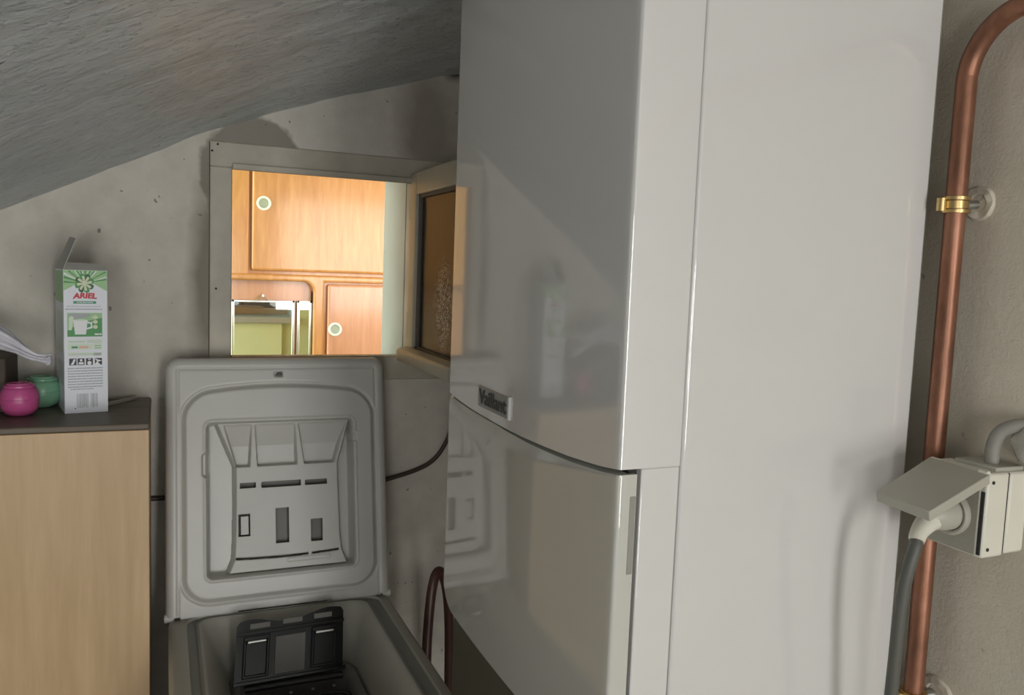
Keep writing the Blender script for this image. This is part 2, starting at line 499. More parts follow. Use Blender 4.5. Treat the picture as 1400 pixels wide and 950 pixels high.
# window: painted casing, open sash with pressed glass
win = bpy.data.objects.new('window_1', None); COL.objects.link(win)
win['kind'] = 'structure'; win['_o'] = [0.3, YW, 0.0]; win.location = (0.3, YW, 0.0)
IX0, IX1, IZ0, IZ1 = 0.1265, 0.4845, -0.1885, 0.1795
Y0, Y1 = YW - 0.004, YW + 0.03
for nm, q in (('casing_board', (0.086, IX0 + 0.0005, Y0, Y1, -0.240, IZ1 + 0.0005)), ('casing_board', (0.086, 0.60, Y0, Y1, IZ1, 0.2275)),
              ('casing_board', (IX0, 0.60, Y0, Y1, -0.240, IZ0)), ('casing_board', (IX1, 0.60, Y0, Y1, IZ0, IZ1))):
    struct(nm, MB().box(*q), M['frame_paint'], win, bevel=0.0025)
struct('frame_stop', MB().box(IX0 - 0.012, IX0 + 0.001, Y1, Y1 + 0.02, IZ0, IZ1).box(IX0, IX1, YW - 0.014, YW - 0.002, IZ1 - 0.004, IZ1 + 0.008), M['frame_paint'], win, bevel=0.002)
for hx, hz in ((0.100, 0.2215), (0.090, 0.2085), (0.098, -0.055)):
    struct('nail_hole', MB().lathe([(0.0022, 0.0), (0.0022, -0.0005), (0, -0.0005)], (hx, Y0 - 0.0003, hz), 'y', 10), M['seam'], win)
# plastered reveal lining in kitchen paint
struct('reveal', MB().box(OX1 - 0.004, OX1 + 0.001, Y1, YF + 0.002, OZ0, OZ1).box(OX0, OX1, Y1, YF + 0.002, OZ1 - 0.003, OZ1 + 0.001)
       .box(OX0 - 0.001, OX0 + 0.003, Y1, YF + 0.002, OZ0, OZ1).box(OX0, OX1, Y1, YF + 0.03, OZ0 - 0.004, OZ0 + 0.018), M['reveal'], win, smooth=0)
SX0, SX1, SY0, SY1, SZ0, SZ1 = 0.482, 0.506, 1.335, 1.693, -0.187, 0.196
st = 0.044
sash = MB().box(SX0, SX1, SY1 - st, SY1, SZ0, SZ1).box(SX0, SX1, SY0, SY0 + st, SZ0, SZ1).box(SX0, SX1, SY0 + st, SY1 - st, SZ1 - 0.046, SZ1).box(SX0, SX1, SY0 + st, SY1 - st, SZ0, SZ0 + 0.016)
so = struct('sash', sash, M['sash_paint'], win, bevel=0.003)
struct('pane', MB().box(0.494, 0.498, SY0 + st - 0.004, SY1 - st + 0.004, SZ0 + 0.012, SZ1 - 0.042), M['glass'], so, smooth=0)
r0, r1, z0, z1 = SY0 + st, SY1 - st, SZ0 + 0.016, SZ1 - 0.046
struct('dark_rebate', MB().box(0.4885, 0.494, r1 - 0.010, r1, z0, z1).box(0.4885, 0.494, r0, r0 + 0.008, z0, z1).box(0.4885, 0.494, r0, r1, z1 - 0.007, z1).box(0.4885, 0.494, r0, r1, z0, z0 + 0.007), M['sash_dark'], so, smooth=0)  # dark strips lining the rebate around the pane
dr = MB().prism([(SX0, -0.166), (0.462, -0.171), (0.458, -0.176), (0.458, -0.195), (0.466, -0.198), (SX0, -0.193)],
                lambda p: (p[0], 1.345, p[1]), lambda p: (p[0], 1.686, p[1]))
struct('drip_rail', dr, M['sash_paint'], so, bevel=0.0015)
for z_ in (0.10, -0.15):
    struct('hinge', MB().tube([(0.486, 1.694, z_), (0.486, 1.694, z_ + 0.055)], 0.005, 10, 0), M['sash_paint'], win)

# ------------------------------------------------------------------ kitchen beyond the window
KY = 2.60
kw = MB()
kw.box(-1.2, OX0, YF, YF + 0.008, FL, 1.0).box(OX1, 2.4, YF, YF + 0.008, FL, 1.0).box(OX0, OX1, YF, YF + 0.008, OZ1, 1.0).box(OX0, OX1, YF, YF + 0.008, FL, OZ0 - 0.004)
struct('wall_kitchen', kw, M['green_wall'], smooth=0)
struct('wall_kitchen_end', MB().box(-1.25, -1.2, YF, 3.1, FL, 1.0), M['green_wall'], smooth=0)
struct('wall_kitchen_side', MB().box(2.4, 2.45, YF, 3.1, FL, 1.0), M['green_wall'], smooth=0)
struct('ceiling_kitchen', MB().box(-1.25, 2.45, YF, 3.1, 1.0, 1.05), M['reveal'], smooth=0)
struct('floor_kitchen', MB().box(-1.25, 2.45, YF, 3.1, FL - 0.05, FL), M['kitchen_floor'], smooth=0)
struct('lit_patch_1', MB().box(0.05, 0.437, YF + 0.008, YF + 0.016, -0.95, OZ0 - 0.006), M['pale_green'], smooth=0)  # added paler panel: lit patch of the green wall, seen in the mirror

kc = thing('wall_cupboard', (0.3, KY + 0.2, FL), 'varnished orange wooden cupboard wall seen through the small window', 'cupboard')
# carcass with a niche
NX1, NZ1 = 0.437, -0.056
car = MB()
car.box(-1.0, 2.2, KY + 0.012, KY + 0.40, NZ1, 0.98)
car.box(NX1, 2.2, KY + 0.012, KY + 0.40, FL, NZ1)
car.box(-1.0, NX1, KY + 0.045, KY + 0.40, FL, NZ1)
obj('carcass', car, M['orange_wood'], kc, smooth=0)
# face frame: left stile, middle rail, niche stile with a rounded corner
ff = MB()
ff.box(-1.0, 0.243, KY, KY + 0.012, -0.056, 0.98)
obj('stile', ff, M['orange_wood'], kc, bevel=0.003)
def rounded_rail(p): return (p[0], KY - 0.006, p[1])
def rounded_rail_b(p): return (p[0], KY + 0.045, p[1])
cr, n = 0.03, 8
poly = [(-1.0, -0.036), (2.2, -0.036), (2.2, -0.056), (0.470, -0.056), (0.470, FL), (NX1, FL)] + \
       [(NX1 - cr + cr * math.cos(a), NZ1 - cr + cr * math.sin(a) - 0.0) for a in (PI / 2 * k / n for k in range(n + 1))] + [(-1.0, NZ1)]
obj('rail', MB().prism(poly, rounded_rail, rounded_rail_b), M['orange_wood'], kc, bevel=0.007, seg=4)
ud = obj('door', MB().box(0.251, 0.95, KY - 0.010, KY + 0.012, -0.026, 0.62), M['orange_wood'], kc, bevel=0.008, seg=3)
ld = obj('door', MB().box(0.480, 1.0, KY - 0.010, KY + 0.012, -0.95, -0.062), M['red_wood'], kc, bevel=0.008, seg=3)
for par, (x, z) in ((ud, (0.284, 0.176)), (ld, (0.490 + 0.014, -0.203))):
    pr = [(0.0215, 0.0), (0.0215, -0.004), (0.018, -0.006), (0.0145, -0.0045), (0.0125, -0.0008), (0.0, -0.0006)]
    obj('finger_pull', MB().lathe(pr, (x, KY - 0.010, z), 'y', 28, mis=[0, 0, 0, 1, 1]), [M['cup_white'], M['pull_cup']], par)
obj('pilaster', MB().box(0.955, 0.985, KY - 0.004, KY + 0.012, -0.03, 0.62), M['orange_wood'], kc, bevel=0.003)
# niche back: glossy red-brown panel behind the mirrors
obj('niche_panel', MB().box(-1.0, NX1, KY + 0.036, KY + 0.045, FL, NZ1), M['red_wood'], kc, smooth=0)

def mirror(x0, x1, ztop, zbot, label, hook, y):
    t_ = thing('wall_mirror', ((x0 + x1) / 2, y, zbot), label, 'mirror')
    obj('mirror_glass', MB().box(x0 + 0.006, x1 - 0.006, y, y + 0.004, zbot, ztop - 0.005), M['mirror'], t_, smooth=0)
    fr = MB().box(x0, x0 + 0.008, y - 0.004, y + 0.008, zbot, ztop).box(x1 - 0.008, x1, y - 0.004, y + 0.008, zbot, ztop).box(x0, x1, y - 0.004, y + 0.008, ztop - 0.007, ztop).box(x0, x1, y - 0.004, y + 0.008, zbot - 0.007, zbot)
    obj('frame', fr, M['chrome'], t_, bevel=0.001)
    if hook:
        obj('hanger', MB().tube([(0.268, y, ztop - 0.002), (0.287, y, ztop + 0.018), (0.306, y, ztop - 0.002)], 0.002, 8, 0).lathe([(0.004, 0), (0.004, -0.006), (0.0, -0.006)], (0.287, y, ztop + 0.014), 'y', 12), M['chrome'], t_)
    return t_
mirror(0.196, 0.383, -0.117, -0.62, 'chrome-framed mirror with a pointed hanger in the cupboard niche', True, KY + 0.022)
mirror(0.391, 0.4365, -0.117, -0.62, 'narrow mirror strip right of the pointed-hanger mirror in the niche', False, KY + 0.024)

# ------------------------------------------------------------------ boiler on the right wall
bo = thing('gas_boiler', (0.52, 0.796, -0.4485), 'tall white wall-hung gas boiler with a bulging two-part front', 'boiler')
zf = lambda z: (lambda p: (p[0], p[1], z))
def bulge(y, sag):
    q = (y - 0.798) / 0.22
    x = 0.349 - sag * max(0.0, 1 - q * q)
    if y > 1.012: x += (y - 1.012) ** 2 * 110       # soft far edge
    return x
def fx(y):
    return bulge(y, 0.0055)
SEAM_Y = [0.5747, 0.6072, 0.6593, 0.7041, 0.755, 0.8137, 0.8823, 0.935, 0.9792, 1.0213]
SEAM_Z = [-0.1610, -0.1648, -0.1682, -0.1697, -0.1707, -0.1706, -0.1691, -0.1672, -0.1646, -0.1612]
def seam(y):
    return float(np.interp(y, SEAM_Y, SEAM_Z))
def front_profile(sag, xback, ynear=0.576, k=64):
    ys_ = np.concatenate([np.linspace(1.0208, 1.012, 6), np.linspace(1.008, ynear + 0.004, k)])
    pts = [(xback, 1.0212)] + [(bulge(float(y), sag), float(y)) for y in ys_]
    x = pts[-1][0]
    pts += [(x + 0.0006, ynear + 0.0018), (x + 0.0018, ynear + 0.0005), (x + 0.004, ynear), (xback, ynear)]
    return pts
BOT = -0.4485
def side_poly(y0, y1, z1, r=0.075):
    """boiler side seen from the side: lower rear corner rounded."""
    return [(y0, BOT), (y1 - r, BOT)] + [(y1 - r + r * math.sin(a), BOT + r - r * math.cos(a)) for a in (PI / 2 * k / 8 for k in range(1, 9))] + [(y1, z1), (y0, z1)]
yz = lambda x: (lambda p: (x, p[0], p[1]))
obj('casing', MB().prism(side_poly(0.5765, 1.017, 0.352), yz(0.4105), yz(0.677)), M['enamel'], bo, bevel=0.003)
obj('casing_joint', MB().prism(side_poly(0.5785, 1.014, 0.351), yz(0.385), yz(0.4115)), M['badge'], bo, smooth=0)
up = front_profile(0.0055, 0.4085)
obj('front_cover', MB().prism(up, lambda p: (p[0], p[1], seam(p[1]) + 0.0006), lambda p: (p[0], p[1], 0.352)), M['enamel'], bo, smooth=30)
obj('front_frame', MB().prism(side_poly(0.576, 1.017, seam(0.576) + 0.0004), yz(0.3705), yz(0.4085)), M['enamel'], bo, bevel=0.0012, smooth=30)
obj('inner_frame', MB().prism(side_poly(0.584, 1.008, -0.155, 0.09), yz(0.3625), yz(0.385)), M['seam'], bo, smooth=0)
obj('lower_panel', MB().box(0.362, 0.66, 0.60, 1.008, -0.634, -0.447), M['olive_panel'], bo, bevel=0.003)  # plain dark panel filling the area below the boiler
fp = front_profile(0.007, 0.3672, 0.5772)
RB = 0.052
LENS_Y = [0.572, 0.6325, 0.6877, 0.7584, 0.8508, 0.8993, 0.95, 1.0213]
LENS_D = [0.002, 0.006, 0.014, 0.026, 0.046, 0.040, 0.028, 0.012]
def flap_bottom(y):
    if y > 1.0208 - RB:
        q = min(1.0, (y - (1.0208 - RB)) / RB)
        return BOT + RB * (1 - math.sqrt(max(0.0, 1 - q * q)))
    return BOT
flp, L = MB(), []
LEV = [-0.02, -0.006, 0.0] + [0.06 * k for k in range(1, 15)] + [1.0]
TOP = [0.15, 0.3, 0.45, 0.6, 0.75, 0.9, 1.0]
for lv in LEV + [('t', t_) for t_ in TOP]:
    row = []
    for (x, y) in fp:
        zt_ = seam(y) - 0.0042
        ld_ = float(np.interp(y, LENS_Y, LENS_D))
        zl = zt_ - ld_
        zb = flap_bottom(y)
        frontness = 1.0 if x < 0.3625 else 0.0
        if isinstance(lv, tuple):
            q = lv[1]
            z = zl + (zt_ - zl) * q
            ins = 0.16 * ld_ * q ** 2 * frontness
        elif lv <= 0:
            z = zb + (0.004 * (1 + lv / 0.02) if lv < 0 else 0.004)
            ins = (0.006 if lv == -0.02 else 0.0012 if lv < 0 else 0) * frontness
        else:
            z = zb + 0.004 + (zl - zb - 0.004) * lv
            ins = 0
        row.append((min(x + ins, 0.3672), y, z))
    L.append(row)
flp.loft(L, 0, True, True)
fo = obj('flap', flp, M['flap_white'], bo, smooth=35)
obj('grip_notch', MB().box(0.3610, 0.3668, 0.5766, 0.580, -0.252, -0.184), M['conduit'], fo, bevel=0.001)
# badge with lettering
bd = MB()
bys = np.linspace(0.892, 0.797, 9)
lo = [(fx(y) - 0.0018, y) for y in bys] + [(fx(y) + 0.002, y) for y in bys[::-1]]
bd.prism(lo, zf(-0.1585), zf(-0.1345))
ba = obj('badge', bd, M['badge'], bo, bevel=0.0006)
obj('badge_edge', MB().prism([(fx(0.7995) - 0.0024, 0.7995), (fx(0.7955) - 0.0024, 0.7955), (fx(0.7955) + 0.002, 0.7955), (fx(0.7995) + 0.002, 0.7995)], zf(-0.1588), zf(-0.1342)), M['badge_edge'], ba, smooth=0)

def text_mesh(body, size, shear=0.0, extrude=0.0003, bold=0.0):
    cu = bpy.data.curves.new('lettering', 'FONT')
    cu.body = body; cu.size = size; cu.shear = shear; cu.extrude = extrude; cu.offset = bold
    cu.align_x = 'CENTER'; cu.align_y = 'CENTER'; cu.resolution_u = 3
    tmp = bpy.data.objects.new('lettering', cu)
    COL.objects.link(tmp)
    dg = bpy.context.evaluated_depsgraph_get(); dg.update()
    me = bpy.data.meshes.new_from_object(tmp.evaluated_get(dg))
    v_ = [tuple(x.co) for x in me.vertices]; f_ = [tuple(p.vertices) for p in me.polygons]
    bpy.data.objects.remove(tmp); bpy.data.curves.remove(cu); bpy.data.meshes.remove(me)
    return v_, f_
v_, f_ = text_mesh('Vaillant', 0.0235, 0.0, 0.0004, 0.0005)
mx = max(abs(p[0]) for p in v_)
sc = 0.042 / mx
tb = MB().add([(fx(0.8455 - p[0] * sc) - 0.0024 - p[2] * 0.6, 0.8455 - p[0] * sc, -0.1465 + p[1]) for p in v_], f_)
obj('lettering', tb, M['badge_letter'], ba, smooth=0)

# ------------------------------------------------------------------ copper pipe and its clips
pipe = MB()
px_, py_ = 0.690, 0.557
arc = [(px_, py_ - 0.055 + 0.055 * math.cos(a), 0.190 + 0.058 * math.sin(a)) for a in (PI / 2 * k / 12 for k in range(13))]
pipe.tube([(px_, py_, FL + 0.002), (px_, py_, -0.9), (px_, py_, -0.3), (px_, py_, 0.10)] + arc + [(px_, 0.45, 0.249), (px_, 0.2, 0.252), (px_, -0.6, 0.262)], 0.0093, 20, 4)
tag(obj('copper_pipe', pipe, M['copper']), 'brown copper pipe rising beside the boiler and bending along the wall', 'pipe')
def clip(z, label):
    t_ = thing('pipe_clip', (XR, py_, z), label, 'pipe clip', 'pipe clips on the right wall')
    pr = [(0.0, 0.0), (0.0165, 0.0), (0.0170, -0.003), (0.0150, -0.005), (0.009, -0.0055), (0.0075, -0.004), (0.0, -0.004)]
    o = obj('rosette', MB().lathe([(r, h) for r, h in pr], (XR + 0.002, py_ - 0.006, z + 0.004), 'x', 28), M['rosette'], t_)
    for v_ in o.data.vertices:
        v_.co.x += 0.0016 * noise.noise(Vector((v_.co.y * 130, v_.co.z * 130, z * 9)))
        k_ = 1 + 0.14 * noise.noise(Vector((v_.co.y * 70, v_.co.z * 70, 3 + z * 9)))
        v_.co.y *= k_
        v_.co.z *= k_
    for (r0_, h0, h1) in ((0.0112, -0.0035, 0.0035), (0.0128, -0.0075, -0.0045), (0.0128, 0.0045, 0.0075)):
        obj('band', MB().lathe([(0.0095, h0), (r0_, h0), (r0_, h1), (0.0095, h1)], (px_, py_, z), 'z', 28), M['brass'], t_)
    obj('screw', MB().lathe([(0.0045, -0.006), (0.0045, 0.006), (0.003, 0.007), (0, 0.007)], (px_ - 0.014, py_ + 0.004, z), 'z', 12), M['brass'], t_)
    obj('stem', MB().tube([(px_ + 0.009, py_, z), (XR, py_ - 0.004, z + 0.002)], 0.0042, 12, 0), M['steel'], t_)
clip(0.078, 'brass pipe clip with plaster rosette, high on the copper pipe')
clip(-0.408, 'lower pipe clip with plaster rosette at the bottom right of the frame')

# ------------------------------------------------------------------ socket box, plug, conduit
so_ = thing('socket_box', (0.688, 0.506, -0.236), 'cream surface-mounted wall socket box with its flap lifted', 'socket')
obj('body', MB().box(0.6895, XR + 0.0, 0.4775, 0.537, -0.2345, -0.160), M['socket'], so_, bevel=0.003)
obj('cover', MB().box(0.660, 0.6875, 0.4770, 0.5375, -0.2355, -0.1595), M['socket'], so_, bevel=0.0025)
obj('joint', MB().box(0.687, 0.690, 0.479, 0.536, -0.2335, -0.161), M['seam'], so_, smooth=0)
for z_ in (-0.1675, -0.2275):
    obj('cover_screw', MB().lathe([(0.0016, 0.0), (0.0016, -0.0006), (0, -0.0006)], (0.6665, 0.4768, z_), 'y', 12), M['seam'], so_)
obj('socket_collar', MB().lathe([(0.0195, 0.0), (0.0205, -0.006), (0.0185, -0.008), (0.0165, -0.0075), (0.016, -0.001)], (0.660, 0.508, -0.2015), 'x', 32), M['socket_grey'], so_)
obj('socket_face', MB().box(0.6575, 0.661, 0.482, 0.5355, -0.2335, -0.163), M['face_grey'], so_, bevel=0.001)  # added plate, greyer than the cover: the front's shade put into its colour
obj('recess_shade', MB().box(0.6588, 0.6605, 0.4788, 0.4815, -0.2325, -0.176), M['seam'], so_, smooth=0)  # black strip standing in for the shaded recess beside the socket face
# lifted flap with rim
fl = MB()
A0, A1 = Vector((0.6605, 0.4765, -0.1595)), Vector((0.6605, 0.5375, -0.1575))       # hinge, near / far
B0, B1 = Vector((0.580, 0.4680, -0.1835)), Vector((0.580, 0.5230, -0.1815))
dn = Vector((0.0013, 0, -0.0022))
fl.hexa([A0 + dn, A1 + dn, B1 + dn, B0 + dn], [A0, A1, B1, B0])
sk = Vector((0.0015, 0, -0.0085))
inx = Vector((0.002, 0, 0)); iny = Vector((0, 0.002, 0))
fl.hexa([A0 + sk, A0 + sk + iny, B0 + sk + iny, B0 + sk], [A0, A0 + iny, B0 + iny, B0])
fl.hexa([A1 + sk - iny, A1 + sk, B1 + sk, B1 + sk - iny], [A1 - iny, A1, B1, B1 - iny])
fl.hexa([B0 + sk, B0 + sk + inx, B1 + sk + inx, B1 + sk], [B0, B0 + inx, B1 + inx, B1])
obj('flap', fl, M['socket_grey'], so_, bevel=0.0007)
for y_ in (0.4785, 0.528):
    obj('hinge', MB().tube([(0.6615, y_, -0.1600), (0.6615, y_ + 0.008, -0.1598)], 0.0028, 10, 0), M['socket'], so_)
pg = MB().box(0.676, 0.712, 0.482, 0.524, -0.1605, -0.1560)
obj('gland_plate', pg, M['socket_grey'], so_, bevel=0.001)

pl = thing('power_plug', (0.63, 0.505, -0.215), 'cream power plug on a dark grey cable, pushed into the wall socket', 'plug')
pb = MB().lathe([(0.0155, 0.0), (0.0158, -0.010), (0.0150, -0.018), (0.0128, -0.026), (0.0095, -0.032), (0.0, -0.034)], (0.656, 0.508, -0.2015), 'x', 28)
obj('plug_body', pb, M['socket_grey'], pl)
obj('cord_boot', MB().tube([(0.640, 0.507, -0.203), (0.625, 0.505, -0.207), (0.612, 0.502, -0.214), (0.606, 0.499, -0.221)], [0.011, 0.0095, 0.0075, 0.0066], 14, 5), M['socket'], pl)
cb = [(0.609, 0.501, -0.216), (0.6035, 0.498, -0.227), (0.599, 0.499, -0.245), (0.5975, 0.502, -0.275), (0.600, 0.506, -0.33), (0.606, 0.512, -0.40), (0.620, 0.522, -0.55), (0.64, 0.535, -0.9), (0.65, 0.54, -1.5)]
obj('cable', MB().tube(cb, 0.0056, 14, 7), M['grey_cable'], pl)

cd = thing('conduit', (0.69, 0.498, -0.157), 'grey cable conduit curving from the socket box into the wall', 'conduit')
obj('conduit_tube', MB().tube([(0.690, 0.4975, -0.158), (0.690, 0.497, -0.140), (0.692, 0.493, -0.127), (0.698, 0.4855, -0.1205), (0.706, 0.478, -0.1185), (XR + 0.002, 0.471, -0.118)], 0.0062, 14, 6), M['conduit'], cd)
lump = MB()
L = []
for i in range(14):
    th = PI * i / 13
    row = []
    for j in range(20):
        ph = 2 * PI * j / 20
        d = Vector((math.cos(ph) * math.sin(th), math.sin(ph) * math.sin(th), math.cos(th)))
        r_ = 1 + 0.22 * noise.noise(d * 2.2 + Vector((3, 1, 2)))
        row.append((0.710 + d.x * 0.016 * r_, 0.4735 + d.y * 0.018 * r_, -0.134 + d.z * 0.0215 * r_))
    L.append(row)
lump.loft(L, 0, True, True)
tag(obj('mortar_patch', lump, M['mortar']), 'rough lump of mortar where the conduit enters the right wall', 'mortar patch')

# ------------------------------------------------------------------ washing machine
WZ = -0.6425
wm = thing('washing_machine', (0.21, 1.23, FL), 'white top-loading washing machine with its lid standing open', 'washing machine')
obj('cabinet', MB().loft([[(x, y, z) for x, y in rrect(0.013, 0.407, 0.935, 1.538, 0.02)] for z in (FL + 0.03, -0.678)], 0, True, False), M['washer'], wm, bevel=0.002)
for fx_, fy_ in ((0.06, 0.99), (0.36, 0.99), (0.06, 1.48), (0.36, 1.48)):
    obj('foot', MB().lathe([(0.02, 0), (0.022, 0.01), (0.012, 0.014), (0.012, 0.03)], (fx_, fy_, FL), 'z', 16), M['rubber'], wm)
def lp(x0, x1, y0, y1, r, z): return [(x, y, z) for x, y in rrect(x0, x1, y0, y1, r, 10)]
deck = MB()
loops = [lp(.010, .410, .932, 1.540, .024, -0.682), lp(.010, .410, .932, 1.540, .024, -0.651), lp(.0125, .4075, .9345, 1.5375, .022, -0.6455), lp(.018, .402, .940, 1.532, .020, -0.6435),
         lp(.040, .391, .975, 1.527, .022, -0.6425), lp(.042, .389, .978, 1.526, .022, -0.6465), lp(.054, .369, 1.00, 1.521, .026, -0.6475), lp(.056, .367, 1.004, 1.519, .026, -0.6425),
         lp(.060, .362, 1.010, 1.515, .028, -0.6415), lp(.066, .357, 1.016, 1.511, .030, -0.645), lp(.086, .338, 1.05, 1.492, .045, -0.675), lp(.104, .326, 1.07, 1.478, .055, -0.712), lp(.106, .324, 1.075, 1.474, .055, -0.760)]
deck.loft(loops, 0, False, False, True, [0, 0, 0, 0, 0, 1, 1, 1, 0, 0, 0, 0])
obj('deck', deck, [M['deck'], M['groove']], wm, smooth=50)
gk = MB().loft([lp(.100, .330, 1.07, 1.478, .055, -0.735), lp(.112, .316, 1.09, 1.440, .060, -0.716), lp(.120, .308, 1.10, 1.430, .060, -0.718), lp(.126, .302, 1.108, 1.424, .058, -0.735), lp(.126, .302, 1.108, 1.424, .058, -0.79)])
obj('gasket', gk, M['gasket'], wm, smooth=60)
dm = MB()
dm.loft([[(0.10, 1.255 + 0.22 * math.cos(a), -0.98 + 0.235 * math.sin(a)) for a in (2 * PI * k / 40 for k in range(40))], [(0.32, 1.255 + 0.22 * math.cos(a), -0.98 + 0.235 * math.sin(a)) for a in (2 * PI * k / 40 for k in range(40))]], 0, True, True)
obj('drum', dm, M['tub'], wm)
# open drum door: wavy-topped black leaf leaning back, two recessed grips, slots
DB, DT = Vector((0.0, 1.402, -0.722)), Vector((0.0, 1.448, -0.629))
dv = (DT - DB); dlen = dv.length; dv.normalize(); dn_ = Vector((0, -dv.z, dv.y))
def dd(u, v_, w_=0.0):
    p = DB + dv * v_ + dn_ * w_
    return (0.112 + u + v_ * 0.09, p.y + u * 0.0, p.z + u * 0.02)
W_ = 0.185
def wav(u):
    q = u / W_
    return dlen - 0.004 + 0.006 * math.cos((q - 0.12) * 2 * PI * 1.37) + 0.004 * q
leaf = MB()
n = 40
us = [W_ * k / n for k in range(n + 1)]
poly = [(0.004, 0), (W_ - 0.004, 0), (W_, 0.004)] + [(u, wav(u) - (0.006 if k in (0, n) else 0.0)) for k, u in reversed(list(enumerate(us)))] + [(0, 0.004)]
leaf.prism(poly, lambda p: dd(p[0], p[1], 0.0), lambda p: dd(p[0], p[1], -0.007))
lf = obj('drum_door', leaf, M['drum_flap'], wm, smooth=30)
def dbox(u0, u1, v0, v1, w0, w1):
    return MB().hexa([dd(u0, v0, w0), dd(u1, v0, w0), dd(u1, v1, w0), dd(u0, v1, w0)], [dd(u0, v0, w1), dd(u1, v0, w1), dd(u1, v1, w1), dd(u0, v1, w1)])
def joined(*bs):
    r_ = MB()
    for q in bs: r_.add(q.v, q.f)
    return r_
obj('ledge', dbox(0, W_, 0.080, 0.086, 0, 0.010), M['drum_flap'], lf, bevel=0.001)
obj('ledge', dbox(-0.002, W_ + 0.004, 0.000, 0.006, 0, 0.012), M['drum_flap'], lf, bevel=0.001)
for (u0, u1) in ((0.012, 0.056), (0.128, 0.172)):
    obj('grip_frame', joined(dbox(u0, u0 + 0.005, 0.012, 0.078, 0, 0.008), dbox(u1 - 0.005, u1, 0.012, 0.078, 0, 0.008), dbox(u0, u1, 0.010, 0.015, 0, 0.008), dbox(u0, u1, 0.070, 0.078, 0, 0.010)), M['drum_flap'], lf, bevel=0.0015)
    obj('latch_bar', dbox(u0 + 0.006, u1 - 0.006, 0.0655, 0.0705, 0.008, 0.014), M['chrome'], lf, bevel=0.0015)
obj('centre_plate', dbox(0.066, 0.118, 0.010, 0.072, 0, 0.003), M['gasket'], lf, bevel=0.001)
for k, (u0, u1) in enumerate(((0.022, 0.056), (0.078, 0.112), (0.132, 0.164))):
    obj('slot', dbox(u0, u1, 0.090 + 0.001 * k, 0.0985 + 0.001 * k, 0.000, 0.0012), M['slot_grey'], lf, bevel=0.0005)
# second leaf lying in the opening and its rim
obj('drum_rim', MB().tube([(0.112, 1.398, -0.728), (0.20, 1.392, -0.724), (0.295, 1.392, -0.724)], 0.0055, 10, 6).tube([(0.112, 1.365, -0.738), (0.20, 1.357, -0.735), (0.285, 1.357, -0.737), (0.303, 1.33, -0.745), (0.306, 1.25, -0.75)], 0.004, 10, 6), M['rubber'], wm)
for k in range(5):
    obj('rivet', MB().lathe([(0.0035, 0), (0.003, 0.002), (0, 0.003)], (0.130 + 0.037 * k, 1.378, -0.735), 'z', 10), M['steel'], wm)

# lid: moulded inner face as a height field, hinged at the rear
LH, LT = Vector((0, 1.5375, -0.6425)), Vector((0, 1.628, -0.185))
LV = (LT - LH).normalized(); LN = Vector((0, -LV.z, LV.y))
def sd_rr(u, v_, u0, u1, v0, v1, r):
    qx = np.abs(u - (u0 + u1) / 2) - (u1 - u0) / 2 + r
    qy = np.abs(v_ - (v0 + v1) / 2) - (v1 - v0) / 2 + r
    return np.hypot(np.maximum(qx, 0), np.maximum(qy, 0)) + np.minimum(np.maximum(qx, qy), 0) - r
def sstep(a, c_, x):
    q = np.clip((x - a) / (c_ - a), 0, 1)
    return q * q * (3 - 2 * q)
NU, NV = 250, 286
U, V = np.meshgrid(np.linspace(0.006, 0.414, NU), np.linspace(0.002, 0.468, NV))
outer = sd_rr(U, V, 0.006, 0.414, -0.05, 0.468, 0.026)
Hh = 0.017 * np.sqrt(np.clip(1 - (1 - np.clip(-outer / 0.016, 0, 1)) ** 2, 0, 1))
Hh -= 0.0022 * np.exp(-((outer + 0.021) / 0.0022) ** 2)
archtop = 0.412 - 0.55 * (U - 0.208) ** 2
inner = sd_rr(U, V - (archtop - 0.412) * np.clip(V / 0.4, 0, 1), 0.038, 0.384, 0.026, 0.412, 0.045)
Hh += 0.0075 * sstep(0.0035, -0.0045, inner)
Hh -= 0.0030 * np.exp(-((inner + 0.002) / 0.0022) ** 2) * 0 + 0.0028 * np.exp(-((inner - 0.006) / 0.0028) ** 2)
inner2 = sd_rr(U, V, 0.052, 0.370, 0.040, 0.385, 0.035)
rec = sd_rr(U, V, 0.076, 0.346, 0.064, 0.346, 0.010)
Hh -= 0.042 * sstep(0.001, -0.006, rec)
Hh += 0.0018 * np.exp(-((rec - 0.0035) / 0.002) ** 2)
notch = sd_rr(U, V, 0.068, 0.082, 0.247, 0.292, 0.007)
Hh -= 0.010 * sstep(0.001, -0.0025, notch) * (rec > -0.004)
notch = sd_rr(U, V, 0.340, 0.352, 0.300, 0.318, 0.004)
Hh -= 0.007 * sstep(0.001, -0.0025, notch) * (rec > -0.004)
Hh -= 0.006 * sstep(0.0008, -0.0012, sd_rr(U, V, 0.199, 0.215, 0.430, 0.440, 0.002))
def field(U, V, H, keep=None):
    nv, nu = U.shape
    g = MB()
    P = np.stack([U.ravel(), LH.y + LV.y * V.ravel() + LN.y * H.ravel(), LH.z + LV.z * V.ravel() + LN.z * H.ravel()], 1)
    g.v = P
    idx = np.arange(nv * nu).reshape(nv, nu)
    q = np.stack([idx[:-1, :-1], idx[:-1, 1:], idx[1:, 1:], idx[1:, :-1]], -1)
    if keep is not None:
        kk = keep[:-1, :-1] & keep[:-1, 1:] & keep[1:, 1:] & keep[1:, :-1]
        q = q[kk]
    g.f = q.reshape(-1, 4).tolist()
    g.m = []
    return g
lid = obj('lid', field(U, V, Hh, outer <= 0.0016), M['lid'], wm, smooth=180, recalc=False)
ol = [(0.0, 0.0)]
back = rrect(0.006, 0.414, -0.04, 0.468, 0.026, 8)
